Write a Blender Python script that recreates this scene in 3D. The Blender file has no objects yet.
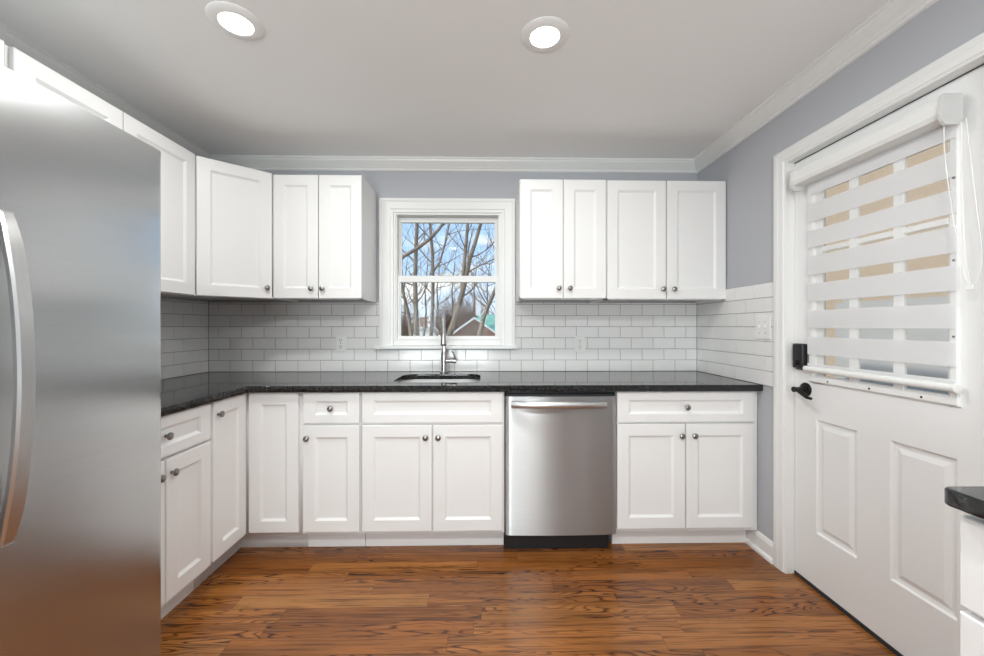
import bpy, bmesh, math, random
from mathutils import Vector, Matrix
PI = math.pi
sc = bpy.context.scene
COL = sc.collection

# ------------------------------------------------------------------ camera, sky, sun, exposure
D = 2.78                      # camera to back wall (metres); back wall plane is y = D
ZC = 1.235                    # camera height
F_PX = 395.0
YAW = math.atan(7.0 / 395.0)
XL, XR = -1.924, 1.509        # side walls
CEIL = 2.396
YR = -2.35                    # rear wall, behind the camera

cam = bpy.data.cameras.new('camera'); cam_ob = bpy.data.objects.new('camera', cam); COL.objects.link(cam_ob)
cam.sensor_width = 36.0; cam.sensor_fit = 'HORIZONTAL'; cam.lens = F_PX / 984 * 36.0
cam.shift_y = -2.0 / 984; cam.clip_start = 0.02; cam.clip_end = 300
cam_ob.location = (0, 0, ZC); cam_ob.rotation_euler = (PI / 2, 0, -YAW)
sc.camera = cam_ob

sc.view_settings.view_transform = 'Standard'; sc.view_settings.look = 'None'
sc.view_settings.gamma = 1.0; sc.view_settings.use_curve_mapping = False
sc.view_settings.exposure = 0.1
LAMP_W = 8.5                 # each recessed lamp
FILL_W = 118.0               # fill light added at the made-up rear opening
SUN_W = 3.6
SKY_W = 1.25
sc.cycles.use_denoising = True
sc.cycles.max_bounces = 10; sc.cycles.diffuse_bounces = 6; sc.cycles.glossy_bounces = 5
sc.cycles.transparent_max_bounces = 16; sc.cycles.sample_clamp_indirect = 8.0
sc.cycles.caustics_reflective = False; sc.cycles.caustics_refractive = False

def node(nt, kind, ins=None, **attrs):
    n = nt.nodes.new(kind)
    for k, v in attrs.items(): setattr(n, k, v)
    for k, v in (ins or {}).items():
        s = n.inputs[k]
        if hasattr(v, 'is_output'): nt.links.new(v, s)
        else: s.default_value = v
    return n

def ramp(nt, fac, stops, interp='LINEAR'):
    r = node(nt, 'ShaderNodeValToRGB', {0: fac}); cr = r.color_ramp; cr.interpolation = interp
    while len(cr.elements) < len(stops): cr.elements.new(0.5)
    for e, (p, c) in zip(cr.elements, stops):
        e.position = p; e.color = (*c, 1) if len(c) == 3 else c
    return r.outputs[0]

world = bpy.data.worlds.new('sky'); sc.world = world; world.use_nodes = True
wt = world.node_tree; wt.nodes.clear()
tc = node(wt, 'ShaderNodeTexCoord')
mp = node(wt, 'ShaderNodeMapping', {'Vector': tc.outputs['Generated'], 'Scale': (2.2, 2.2, 6.0), 'Location': (0.35, 0.1, 0.2)})
nz = node(wt, 'ShaderNodeTexNoise', {'Vector': mp.outputs[0], 'Scale': 1.7, 'Detail': 7.0, 'Roughness': 0.55})
sx = node(wt, 'ShaderNodeSeparateXYZ', {0: tc.outputs['Generated']})
blue = ramp(wt, sx.outputs['Z'], [(0.0, (0.72, 0.82, 0.95)), (0.15, (0.46, 0.66, 0.95)), (0.45, (0.33, 0.55, 0.92)), (1.0, (0.25, 0.45, 0.85))])
cl = ramp(wt, nz.outputs['Fac'], [(0.50, (0, 0, 0)), (0.62, (1, 1, 1))])
mixc = node(wt, 'ShaderNodeMix', data_type='RGBA')
wt.links.new(cl, mixc.inputs[0]); wt.links.new(blue, mixc.inputs[6]); mixc.inputs[7].default_value = (0.95, 0.96, 0.98, 1)
bg = node(wt, 'ShaderNodeBackground', {'Color': mixc.outputs[2], 'Strength': SKY_W})
wo = node(wt, 'ShaderNodeOutputWorld', {'Surface': bg.outputs[0]})

sun = bpy.data.lights.new('sun', 'SUN'); sun.energy = SUN_W; sun.angle = 0.02; sun.color = (1, 0.95, 0.86)
sun_ob = bpy.data.objects.new('sun', sun); COL.objects.link(sun_ob)
sun_ob.rotation_euler = Vector((0.9, 0.40, -0.75)).to_track_quat('-Z', 'Y').to_euler()

fill_l = bpy.data.lights.new('rear_fill_light', 'AREA'); fill_l.shape = 'RECTANGLE'; fill_l.size = 1.65; fill_l.size_y = 2.05  # area fill added behind the camera to brighten the room
fill_l.energy = FILL_W; fill_l.color = (0.915, 0.985, 0.985)
fill_ob = bpy.data.objects.new('rear_fill_light', fill_l); COL.objects.link(fill_ob)
fill_ob.location = (-0.75, YR - 0.16, 1.10)
fill_ob.rotation_euler = Vector((0.0, 1, 1.4)).to_track_quat('-Z', 'Y').to_euler()

# ------------------------------------------------------------------ pixel -> point helpers (photo 984x656)
_c, _s = math.cos(YAW), math.sin(YAW)
def ray(px, py):
    u = (px - 492) / F_PX; v = (326 - py) / F_PX
    return Vector((u * _c + _s, _c - u * _s, v))
def at_y(px, py, y):
    q = ray(px, py); return q * (y / q.y) + Vector((0, 0, ZC))
def at_x(px, py, x):
    q = ray(px, py); return q * (x / q.x) + Vector((0, 0, ZC))
def Y(d): return D - d        # distance in front of the back wall -> world y

# ------------------------------------------------------------------ materials
def mat(name, color, rough=0.5, metal=0.0, **ins):
    m = bpy.data.materials.new(name); m.use_nodes = True
    b = m.node_tree.nodes['Principled BSDF']
    b.inputs['Base Color'].default_value = (*color, 1); b.inputs['Roughness'].default_value = rough; b.inputs['Metallic'].default_value = metal
    for k, v in ins.items(): b.inputs[k.replace('_', ' ')].default_value = v
    return m
def bsdf(m): return m.node_tree.nodes['Principled BSDF']
def add_bump(m, scale=60.0, strength=0.05, dist=0.002, vec=(1, 1, 1), detail=3.0):
    nt = m.node_tree; t = node(nt, 'ShaderNodeTexCoord')
    mp = node(nt, 'ShaderNodeMapping', {'Vector': t.outputs['Object'], 'Scale': vec})
    n = node(nt, 'ShaderNodeTexNoise', {'Vector': mp.outputs[0], 'Scale': scale, 'Detail': detail})
    b = node(nt, 'ShaderNodeBump', {'Height': n.outputs['Fac'], 'Strength': strength, 'Distance': dist})
    nt.links.new(b.outputs[0], bsdf(m).inputs['Normal'])
def add_mottle(m, c1, c2, scale, detail=4.0, lo=0.35, hi=0.65, vec=(1, 1, 1)):
    nt = m.node_tree; t = node(nt, 'ShaderNodeTexCoord')
    mp = node(nt, 'ShaderNodeMapping', {'Vector': t.outputs['Object'], 'Scale': vec})
    n = node(nt, 'ShaderNodeTexNoise', {'Vector': mp.outputs[0], 'Scale': scale, 'Detail': detail})
    nt.links.new(ramp(nt, n.outputs['Fac'], [(lo, c1), (hi, c2)]), bsdf(m).inputs['Base Color'])

M = {}
M['cab'] = mat('white_cabinet_paint', (0.80, 0.795, 0.785), 0.38); add_bump(M['cab'], 220, 0.03, 0.0004)
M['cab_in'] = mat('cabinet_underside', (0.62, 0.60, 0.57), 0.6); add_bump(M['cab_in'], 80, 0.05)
M['trim'] = mat('white_trim_paint', (0.80, 0.80, 0.785), 0.35); add_bump(M['trim'], 120, 0.04, 0.0006)
M['door'] = mat('white_door_paint', (0.80, 0.80, 0.795), 0.42); add_bump(M['door'], 300, 0.04, 0.0004)
M['wall'] = mat('blue_grey_wall_paint', (0.445, 0.455, 0.485), 0.65); add_bump(M['wall'], 160, 0.08, 0.0008)
M['ceil'] = mat('ceiling_paint', (0.90, 0.90, 0.89), 0.85); add_bump(M['ceil'], 90, 0.06, 0.001)
M['tile'] = mat('white_glazed_tile', (0.80, 0.795, 0.785), 0.13); add_bump(M['tile'], 9, 0.06, 0.002)
M['grout'] = mat('grey_grout', (0.26, 0.25, 0.235), 0.9); add_bump(M['grout'], 200, 0.2)
M['plate'] = mat('white_plastic', (0.80, 0.80, 0.78), 0.35); add_bump(M['plate'], 400, 0.02)
M['cap'] = mat('white_plastic_shaded', (0.62, 0.62, 0.61), 0.4); add_bump(M['cap'], 400, 0.02)  # blind end caps: shade of the side turned from the light, put into the grey
M['slot'] = mat('dark_slot', (0.03, 0.03, 0.03), 0.5); add_bump(M['slot'], 100, 0.02)
M['knob'] = mat('satin_nickel_knob', (0.30, 0.285, 0.27), 0.28, 1.0); add_bump(M['knob'], 200, 0.03)
M['chrome'] = mat('brushed_nickel', (0.50, 0.49, 0.48), 0.2, 1.0); add_bump(M['chrome'], 260, 0.02)
M['black'] = mat('black_plastic', (0.012, 0.012, 0.013), 0.45); add_bump(M['black'], 220, 0.04)
M['bronze'] = mat('oil_rubbed_black_metal', (0.018, 0.016, 0.015), 0.32, 0.6); add_bump(M['bronze'], 150, 0.04)
M['gasket'] = mat('black_gasket', (0.02, 0.02, 0.02), 0.7); add_bump(M['gasket'], 150, 0.04)
M['grille'] = mat('charcoal_cabinet_metal', (0.07, 0.07, 0.072), 0.5); add_bump(M['grille'], 150, 0.04)
M['lens'] = mat('lamp_lens', (1, 1, 1), 0.4)
bsdf(M['lens']).inputs['Emission Color'].default_value = (1, 0.98, 0.94, 1); bsdf(M['lens']).inputs['Emission Strength'].default_value = 6.0

def steel(name, col, rough, aniso, rot, streak):
    m = mat(name, col, rough, 1.0); nt = m.node_tree; b = bsdf(m)
    b.inputs['Anisotropic'].default_value = aniso; b.inputs['Anisotropic Rotation'].default_value = rot
    tg = node(nt, 'ShaderNodeTangent', direction_type='UV_MAP', uv_map='UVMap'); nt.links.new(tg.outputs[0], b.inputs['Tangent'])
    t = node(nt, 'ShaderNodeTexCoord')
    mp = node(nt, 'ShaderNodeMapping', {'Vector': t.outputs['Object'], 'Scale': streak})
    n = node(nt, 'ShaderNodeTexNoise', {'Vector': mp.outputs[0], 'Scale': 1.0, 'Detail': 4.0})
    nt.links.new(ramp(nt, n.outputs['Fac'], [(0.3, tuple(c * 0.975 for c in col)), (0.7, tuple(min(1, c * 1.02) for c in col))]), b.inputs['Base Color'])
    return m
M['steel_fridge'] = steel('brushed_steel_fridge', (0.555, 0.56, 0.56), 0.25, 0.80, 0.0, (3, 3, 260))
M['steel_dw'] = steel('brushed_steel_dishwasher', (0.585, 0.60, 0.605), 0.40, 1.0, 0.25, (3, 3, 260))
M['steel_handle'] = steel('satin_steel_handle', (0.60, 0.60, 0.595), 0.32, 0.3, 0.0, (120, 120, 8))
M['steel_sink'] = steel('sink_steel', (0.78, 0.775, 0.76), 0.5, 0.2, 0.0, (60, 60, 60))

def granite():
    m = mat('polished_black_granite', (0.012, 0.012, 0.012), 0.06); nt = m.node_tree; b = bsdf(m)
    t = node(nt, 'ShaderNodeTexCoord')
    v = node(nt, 'ShaderNodeTexVoronoi', {'Vector': t.outputs['Object'], 'Scale': 160.0})
    n = node(nt, 'ShaderNodeTexNoise', {'Vector': t.outputs['Object'], 'Scale': 60.0, 'Detail': 5.0})
    a = ramp(nt, v.outputs['Color'], [(0.0, (0.006, 0.006, 0.006)), (0.80, (0.014, 0.014, 0.014)), (0.93, (0.04, 0.04, 0.038)), (1.0, (0.08, 0.08, 0.075))])
    c = ramp(nt, n.outputs['Fac'], [(0.45, (0, 0, 0)), (0.72, (0.03, 0.03, 0.028))])
    ad = node(nt, 'ShaderNodeMix', data_type='RGBA', blend_type='ADD'); ad.inputs[0].default_value = 1
    nt.links.new(a, ad.inputs[6]); nt.links.new(c, ad.inputs[7]); nt.links.new(ad.outputs[2], b.inputs['Base Color'])
    b.inputs['Specular IOR Level'].default_value = 0.5
    return m
M['granite'] = granite()

def oak():
    m = mat('stained_oak_strip', (0.2, 0.08, 0.03), 0.3); nt = m.node_tree; b = bsdf(m); L = nt.links
    def mth(op, a, c=0.0, d=0.0): return node(nt, 'ShaderNodeMath', {0: a, 1: c, 2: d}, operation=op).outputs[0]
    t = node(nt, 'ShaderNodeTexCoord'); s = node(nt, 'ShaderNodeSeparateXYZ', {0: t.outputs['Object']})
    x, y = s.outputs[0], s.outputs[1]
    W, LEN = 0.083, 0.85
    ry = mth('DIVIDE', y, W); row = mth('FLOOR', ry); fy = mth('SUBTRACT', ry, row)
    wn = node(nt, 'ShaderNodeTexWhiteNoise', {'W': row}, noise_dimensions='1D')
    xs = mth('ADD', mth('DIVIDE', x, LEN), mth('MULTIPLY', wn.outputs['Value'], 7.3)); colm = mth('FLOOR', xs); fx = mth('SUBTRACT', xs, colm)
    idv = node(nt, 'ShaderNodeCombineXYZ', {0: colm, 1: row, 2: 0.0})
    pn = node(nt, 'ShaderNodeTexWhiteNoise', {'Vector': idv.outputs[0]}, noise_dimensions='3D')
    pv = pn.outputs['Value']
    # cathedral grain : stretched rings, shifted per plank
    off = mth('MULTIPLY', pv, 37.0)
    gx = mth('ADD', mth('MULTIPLY', x, 0.85), off); gy = mth('ADD', mth('MULTIPLY', y, 7.5), mth('MULTIPLY', off, 1.7))
    gv = node(nt, 'ShaderNodeCombineXYZ', {0: gx, 1: gy, 2: off})
    nlow = node(nt, 'ShaderNodeTexNoise', {'Vector': gv.outputs[0], 'Scale': 1.6, 'Detail': 2.0, 'Roughness': 0.45})
    rings = mth('FRACT', mth('MULTIPLY', nlow.outputs['Fac'], 21.0))
    ringl = ramp(nt, rings, [(0.0, (0.05, 0.02, 0.01)), (0.10, (0.42, 0.36, 0.32)), (0.28, (1, 1, 1)), (0.82, (1, 0.99, 0.98)), (0.93, (0.42, 0.36, 0.32)), (1.0, (0.05, 0.02, 0.01))])
    # fine pores along the plank
    fv = node(nt, 'ShaderNodeCombineXYZ', {0: mth('MULTIPLY', x, 2.6), 1: mth('MULTIPLY', y, 95.0), 2: off})
    nf = node(nt, 'ShaderNodeTexNoise', {'Vector': fv.outputs[0], 'Scale': 1.0, 'Detail': 3.0, 'Roughness': 0.6})
    fine = ramp(nt, nf.outputs['Fac'], [(0.33, (0.30, 0.24, 0.20)), (0.50, (1, 1, 1))])
    bv = node(nt, 'ShaderNodeCombineXYZ', {0: mth('MULTIPLY', x, 1.6), 1: mth('MULTIPLY', y, 12.0), 2: off})
    bvm = node(nt, 'ShaderNodeCombineXYZ', {0: mth('MULTIPLY', x, 1.3), 1: mth('MULTIPLY', y, 5.0), 2: mth('MULTIPLY', off, 1.3)})
    nb = node(nt, 'ShaderNodeTexNoise', {'Vector': bv.outputs[0], 'Scale': 1.0, 'Detail': 3.0})
    base = ramp(nt, pv, [(0.0, (0.250, 0.086, 0.018)), (0.35, (0.300, 0.110, 0.025)), (0.7, (0.355, 0.140, 0.034)), (1.0, (0.420, 0.180, 0.048))])
    def mul(a, c, f):
        n = node(nt, 'ShaderNodeMix', data_type='RGBA', blend_type='MULTIPLY'); n.inputs[0].default_value = f
        L.new(a, n.inputs[6]); L.new(c, n.inputs[7]); return n.outputs[2]
    msk = node(nt, 'ShaderNodeTexNoise', {'Vector': bvm.outputs[0], 'Scale': 1.0, 'Detail': 1.0})
    mk = ramp(nt, msk.outputs['Fac'], [(0.42, (0.15, 0.15, 0.15)), (0.60, (1, 1, 1))])
    nm = node(nt, 'ShaderNodeMix', data_type='RGBA', blend_type='MULTIPLY'); L.new(mk, nm.inputs[0]); L.new(base, nm.inputs[6]); L.new(ringl, nm.inputs[7]); c = nm.outputs[2]; c = mul(c, fine, 0.85)
    c = mul(c, ramp(nt, nb.outputs['Fac'], [(0.3, (0.62, 0.60, 0.58)), (0.65, (1.12, 1.1, 1.08))]), 0.8)
    ey = mth('MINIMUM', fy, mth('SUBTRACT', 1.0, fy)); ex = mth('MINIMUM', fx, mth('SUBTRACT', 1.0, fx))
    gap = mth('MINIMUM', mth('MULTIPLY', ey, W), mth('MULTIPLY', ex, LEN))
    gl = ramp(nt, mth('MULTIPLY', gap, 100.0), [(0.03, (0.25, 0.22, 0.2)), (0.13, (1, 1, 1))])
    c = mul(c, gl, 0.8)
    L.new(c, b.inputs['Base Color'])
    b.inputs['Specular IOR Level'].default_value = 0.45
    bp = node(nt, 'ShaderNodeBump', {'Height': nf.outputs['Fac'], 'Strength': 0.10, 'Distance': 0.001})
    L.new(bp.outputs[0], b.inputs['Normal'])
    rr = node(nt, 'ShaderNodeMapRange', {0: nb.outputs['Fac'], 3: 0.17, 4: 0.29}); L.new(rr.outputs[0], b.inputs['Roughness'])
    return m
M['oak'] = oak()

def glass():
    m = bpy.data.materials.new('clear_window_glass'); m.use_nodes = True; nt = m.node_tree; nt.nodes.clear()
    lw = node(nt, 'ShaderNodeLayerWeight', {'Blend': 0.12})
    tr = node(nt, 'ShaderNodeBsdfTransparent', {'Color': (0.97, 0.985, 0.98, 1)}); gl = node(nt, 'ShaderNodeBsdfGlossy', {'Roughness': 0.02})
    mx = node(nt, 'ShaderNodeMixShader', {0: lw.outputs['Fresnel'], 1: tr.outputs[0], 2: gl.outputs[0]})
    node(nt, 'ShaderNodeOutputMaterial', {'Surface': mx.outputs[0]})
    return m
M['glass'] = glass()

def fabric(name, opac, col):
    m = bpy.data.materials.new(name); m.use_nodes = True; nt = m.node_tree; nt.nodes.clear()
    t = node(nt, 'ShaderNodeTexCoord'); w = node(nt, 'ShaderNodeTexNoise', {'Vector': t.outputs['Object'], 'Scale': 700.0})
    cc = ramp(nt, w.outputs['Fac'], [(0.3, tuple(c * 0.96 for c in col)), (0.7, col)])
    df = node(nt, 'ShaderNodeBsdfDiffuse', {'Color': cc}); tl = node(nt, 'ShaderNodeBsdfTranslucent', {'Color': cc})
    mx = node(nt, 'ShaderNodeMixShader', {0: 0.5, 1: df.outputs[0], 2: tl.outputs[0]})
    tr = node(nt, 'ShaderNodeBsdfTransparent', {'Color': (1, 1, 1, 1)})
    m2 = node(nt, 'ShaderNodeMixShader', {0: opac, 1: tr.outputs[0], 2: mx.outputs[0]})
    node(nt, 'ShaderNodeOutputMaterial', {'Surface': m2.outputs[0]})
    return m
M['fabric'] = fabric('woven_blind_band', 1.0, (0.95, 0.95, 0.955))
M['sheer'] = fabric('sheer_blind_band', 0.13, (0.95, 0.95, 0.955))

M['bark'] = mat('grey_brown_bark', (0.25, 0.19, 0.14), 0.9); add_mottle(M['bark'], (0.17, 0.13, 0.10), (0.33, 0.265, 0.21), 6.0, vec=(1, 1, 0.3))
M['twig'] = mat('reddish_twigs', (0.20, 0.13, 0.10), 0.9); add_mottle(M['twig'], (0.17, 0.105, 0.08), (0.29, 0.20, 0.15), 1.5)
M['lawn'] = mat('winter_lawn', (0.26, 0.25, 0.13), 0.95); add_mottle(M['lawn'], (0.20, 0.20, 0.10), (0.34, 0.31, 0.19), 0.8)
M['brick'] = mat('red_brown_brick', (0.36, 0.17, 0.12), 0.85)
def bricks(m):
    nt = m.node_tree; t = node(nt, 'ShaderNodeTexCoord')
    mp = node(nt, 'ShaderNodeMapping', {'Vector': t.outputs['Object'], 'Rotation': (PI / 2, 0, 0)})
    b = node(nt, 'ShaderNodeTexBrick', {'Vector': mp.outputs[0], 'Color1': (0.34, 0.16, 0.115, 1), 'Color2': (0.42, 0.22, 0.16, 1), 'Mortar': (0.5, 0.44, 0.4, 1), 'Scale': 4.0})
    nt.links.new(b.outputs['Color'], bsdf(m).inputs['Base Color'])
bricks(M['brick'])
M['green_roof'] = mat('green_roof_shingle', (0.16, 0.36, 0.28), 0.8); add_mottle(M['green_roof'], (0.14, 0.33, 0.25), (0.24, 0.45, 0.36), 3.0)
M['grey_roof'] = mat('grey_roof_shingle', (0.30, 0.29, 0.29), 0.85); add_mottle(M['grey_roof'], (0.26, 0.25, 0.25), (0.36, 0.35, 0.34), 3.0)
M['siding_white'] = mat('white_siding', (0.80, 0.81, 0.82), 0.7); add_mottle(M['siding_white'], (0.74, 0.75, 0.77), (0.84, 0.84, 0.85), 0.6)
M['pane_dark'] = mat('dark_window', (0.12, 0.15, 0.18), 0.2); add_mottle(M['pane_dark'], (0.10, 0.13, 0.16), (0.18, 0.21, 0.24), 2.0)
def siding(name, c1, c2, pitch):
    m = mat(name, c1, 0.75); nt = m.node_tree; t = node(nt, 'ShaderNodeTexCoord'); s = node(nt, 'ShaderNodeSeparateXYZ', {0: t.outputs['Object']})
    f = node(nt, 'ShaderNodeMath', {0: node(nt, 'ShaderNodeMath', {0: s.outputs[2], 1: pitch}, operation='DIVIDE').outputs[0]}, operation='FRACT')
    nt.links.new(ramp(nt, f.outputs[0], [(0.0, c2), (0.12, c1), (1.0, c1)]), bsdf(m).inputs['Base Color'])
    return m
M['tan_siding'] = siding('tan_clapboard', (0.40, 0.285, 0.175), (0.33, 0.23, 0.14), 0.11)
M['grey_fence'] = siding('weathered_grey_boards', (0.36, 0.35, 0.335), (0.31, 0.30, 0.285), 0.14)

# ------------------------------------------------------------------ mesh helpers
def tag(o, label=None, cat=None, group=None, kind=None):
    if label: o['label'] = label
    if cat: o['category'] = cat
    if group: o['group'] = group
    if kind: o['kind'] = kind
    return o
def empty(name, loc, rz=0.0):
    o = bpy.data.objects.new(name, None); COL.objects.link(o); o.empty_display_size = 0.05
    o.location = loc; o.rotation_euler = (0, 0, rz); return o
def thing(name, label, cat, loc, rz=0.0, group=None): return tag(empty(name, loc, rz), label, cat, group)
def build(name, bm, m, parent=None, smooth=None, loc=None, uv=False):
    bm.normal_update()
    if uv:
        lay = bm.loops.layers.uv.new('UVMap')
        for f in bm.faces:
            for l in f.loops:
                co = l.vert.co
                l[lay].uv = (co.x if abs(f.normal.x) < 0.7 else co.y, co.z)
    me = bpy.data.meshes.new(name); bm.to_mesh(me); bm.free()
    for mm in (m if isinstance(m, (list, tuple)) else [m]): me.materials.append(mm)
    o = bpy.data.objects.new(name, me); COL.objects.link(o)
    if parent: o.parent = parent
    if loc: o.location = loc
    if smooth is not None:
        for p in me.polygons: p.use_smooth = True
        try: me.set_sharp_from_angle(angle=math.radians(smooth))
        except Exception: pass
    return o
def box(bm, x0, x1, y0, y1, z0, z1, bev=0.0, seg=2, mi=0):
    x0, x1 = sorted((x0, x1)); y0, y1 = sorted((y0, y1)); z0, z1 = sorted((z0, z1))
    g = bmesh.ops.create_cube(bm, size=1.0)
    vs = g['verts']
    for v in vs: v.co = Vector(((x0 + x1) / 2 + v.co.x * (x1 - x0), (y0 + y1) / 2 + v.co.y * (y1 - y0), (z0 + z1) / 2 + v.co.z * (z1 - z0)))
    fs = {f for v in vs for f in v.link_faces}
    for f in fs: f.material_index = mi
    if bev:
        es = list({e for v in vs for e in v.link_edges})
        r = bmesh.ops.bevel(bm, geom=es, offset=bev, segments=seg, profile=0.5, affect='EDGES')
        for f in r['faces']: f.material_index = mi
    return bm
def newbox(*a, **k): return box(bmesh.new(), *a, **k)
def lathe(bm, prof, center=(0, 0, 0), axis='Z', n=24, mi=0):
    """profile of (radius, height) turned about an axis"""
    rings = []
    for r, h in prof:
        ring = []
        for i in range(n):
            a = 2 * PI * i / n; p = (r * math.cos(a), r * math.sin(a), h)
            if axis == '-Y': p = (p[0], -p[2], p[1])
            elif axis == 'X': p = (p[2], p[0], p[1])
            elif axis == '-X': p = (-p[2], p[1], p[0])
            ring.append(bm.verts.new(Vector(p) + Vector(center)))
        rings.append(ring)
    for a, b in zip(rings, rings[1:]):
        for i in range(n):
            f = bm.faces.new((a[i], a[(i + 1) % n], b[(i + 1) % n], b[i])); f.material_index = mi
    for ring, rev in ((rings[0], True), (rings[-1], False)):
        f = bm.faces.new(list(reversed(ring)) if rev else ring); f.material_index = mi
    bmesh.ops.recalc_face_normals(bm, faces=bm.faces[:])
    return bm
def tube(bm, pts, rad, n=10, cap=True):
    pts = [Vector(p) for p in pts]; rads = rad if isinstance(rad, (list, tuple)) else [rad] * len(pts)
    rings = []; ref = None
    for i, p in enumerate(pts):
        d = (pts[min(i + 1, len(pts) - 1)] - pts[max(i - 1, 0)]).normalized()
        if ref is None: ref = Vector((1, 0, 0)) if abs(d.x) < 0.9 else Vector((0, 1, 0))
        a = (ref - d * ref.dot(d)); a = a.normalized() if a.length > 1e-6 else d.orthogonal().normalized(); b = d.cross(a); ref = a
        rings.append([bm.verts.new(p + (a * math.cos(2 * PI * k / n) + b * math.sin(2 * PI * k / n)) * rads[i]) for k in range(n)])
    for A, B in zip(rings, rings[1:]):
        for k in range(n): bm.faces.new((A[k], A[(k + 1) % n], B[(k + 1) % n], B[k]))
    if cap:
        bm.faces.new(list(reversed(rings[0]))); bm.faces.new(rings[-1])
    return bm
def sweep(bm, prof, p0, p1, u, v):
    """closed 2-D profile extruded from p0 to p1; profile axes u, v"""
    p0, p1, u, v = map(Vector, (p0, p1, u, v))
    A = [bm.verts.new(p0 + u * a + v * b) for a, b in prof]; B = [bm.verts.new(p1 + u * a + v * b) for a, b in prof]
    n = len(prof)
    for i in range(n): bm.faces.new((A[i], A[(i + 1) % n], B[(i + 1) % n], B[i]))
    bm.faces.new(list(reversed(A))); bm.faces.new(B)
    bmesh.ops.recalc_face_normals(bm, faces=bm.faces[:])
    return bm
def mitre_frame(bm, prof, x0, x1, z0, z1, mapf, closed=False, sgn=1, kz=1.0):
    """moulding round an opening with true mitres; profile [(offset from the opening edge, thickness)]"""
    rows = []
    for a, t in prof:
        a *= sgn; q = [(x0 - a, z0 - (a * kz if closed else 0)), (x0 - a, z1 + a * kz), (x1 + a, z1 + a * kz), (x1 + a, z0 - (a * kz if closed else 0))]
        rows.append([bm.verts.new(mapf(p[0], p[1], t)) for p in q])
    n = len(rows); m = 4 if closed else 3
    for i in range(n):
        A, B = rows[i], rows[(i + 1) % n]
        for k in range(m): bm.faces.new((A[k], A[(k + 1) % 4], B[(k + 1) % 4], B[k]))
    if not closed:
        bm.faces.new([r_[0] for r_ in rows]); bm.faces.new([r_[3] for r_ in reversed(rows)])
    bmesh.ops.recalc_face_normals(bm, faces=bm.faces[:])
    return bm
def prism(name, outline, holes, z0, z1, bev, m, parent=None, res=3):
    cu = bpy.data.curves.new(name, 'CURVE'); cu.dimensions = '2D'; cu.fill_mode = 'BOTH'; cu.extrude = (z1 - z0) / 2
    for poly in [outline] + holes:
        sp = cu.splines.new('POLY'); sp.points.add(len(poly) - 1); sp.use_cyclic_u = True
        for p, q in zip(sp.points, poly): p.co = (q[0], q[1], 0, 1)
    tmp = bpy.data.objects.new(name + '_tmp', cu); COL.objects.link(tmp)
    dg = bpy.context.evaluated_depsgraph_get(); me = bpy.data.meshes.new_from_object(tmp.evaluated_get(dg))
    bpy.data.objects.remove(tmp); bpy.data.curves.remove(cu)
    bm = bmesh.new(); bm.from_mesh(me); bpy.data.meshes.remove(me)
    bmesh.ops.remove_doubles(bm, verts=bm.verts[:], dist=1e-5)
    bmesh.ops.dissolve_limit(bm, angle_limit=0.01, verts=bm.verts[:], edges=bm.edges[:])
    bmesh.ops.recalc_face_normals(bm, faces=bm.faces[:])
    if bev > 0.001:
        es = [e for e in bm.edges if len(e.link_faces) == 2 and abs(e.link_faces[0].normal.z) + abs(e.link_faces[1].normal.z) > 0.9 and e.calc_face_angle() > 1.0]
        bmesh.ops.bevel(bm, geom=es, offset=bev, segments=res, profile=0.5, affect='EDGES')
    bmesh.ops.translate(bm, verts=bm.verts[:], vec=(0, 0, (z0 + z1) / 2))
    return build(name, bm, m, parent)
def panel_slab(bm, w, h, t, panels, profile, edge=0.0025, holes=(), hole_prof=None, cuts=True):
    """slab x 0..w, z 0..h, front at y=-t; each panel (x0,x1,z0,z1) sunk by profile [(inset, depth)]"""
    def P(x, z, y): return bm.verts.new((x, y, z))
    rects = list(panels) + list(holes)
    e = edge
    xs = sorted({e, w - e} | {r[0] for r in rects} | {r[1] for r in rects}); zs = sorted({e, h - e} | {r[2] for r in rects} | {r[3] for r in rects})
    for i in range(len(xs) - 1):
        for j in range(len(zs) - 1):
            cx, cz = (xs[i] + xs[i + 1]) / 2, (zs[j] + zs[j + 1]) / 2
            if any(r[0] < cx < r[1] and r[2] < cz < r[3] for r in rects): continue
            bm.faces.new((P(xs[i], zs[j], -t), P(xs[i + 1], zs[j], -t), P(xs[i + 1], zs[j + 1], -t), P(xs[i], zs[j + 1], -t)))
    def ring(r, ins, y): return [P(r[0] + ins, r[2] + ins, y), P(r[1] - ins, r[2] + ins, y), P(r[1] - ins, r[3] - ins, y), P(r[0] + ins, r[3] - ins, y)]
    def band(a, b):
        for k in range(4): bm.faces.new((a[k], a[(k + 1) % 4], b[(k + 1) % 4], b[k]))
    for r in panels:
        a = ring(r, 0, -t)
        for ins, dep in profile:
            b = ring(r, ins, -t + dep); band(a, b); a = b
        bm.faces.new(a)
    for r in holes:
        a = ring(r, 0, -t); b = ring(r, 0, 0); band(a, b)
    full = (0, w, 0, h)
    a = ring(full, e, -t); b = ring(full, 0, -t + e); c = ring(full, 0, 0); band(b, a); band(c, b)
    if not holes: bm.faces.new(list(reversed(c)))
    bmesh.ops.remove_doubles(bm, verts=bm.verts[:], dist=1e-6)
    bmesh.ops.recalc_face_normals(bm, faces=bm.faces[:])
    return bm

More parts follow.
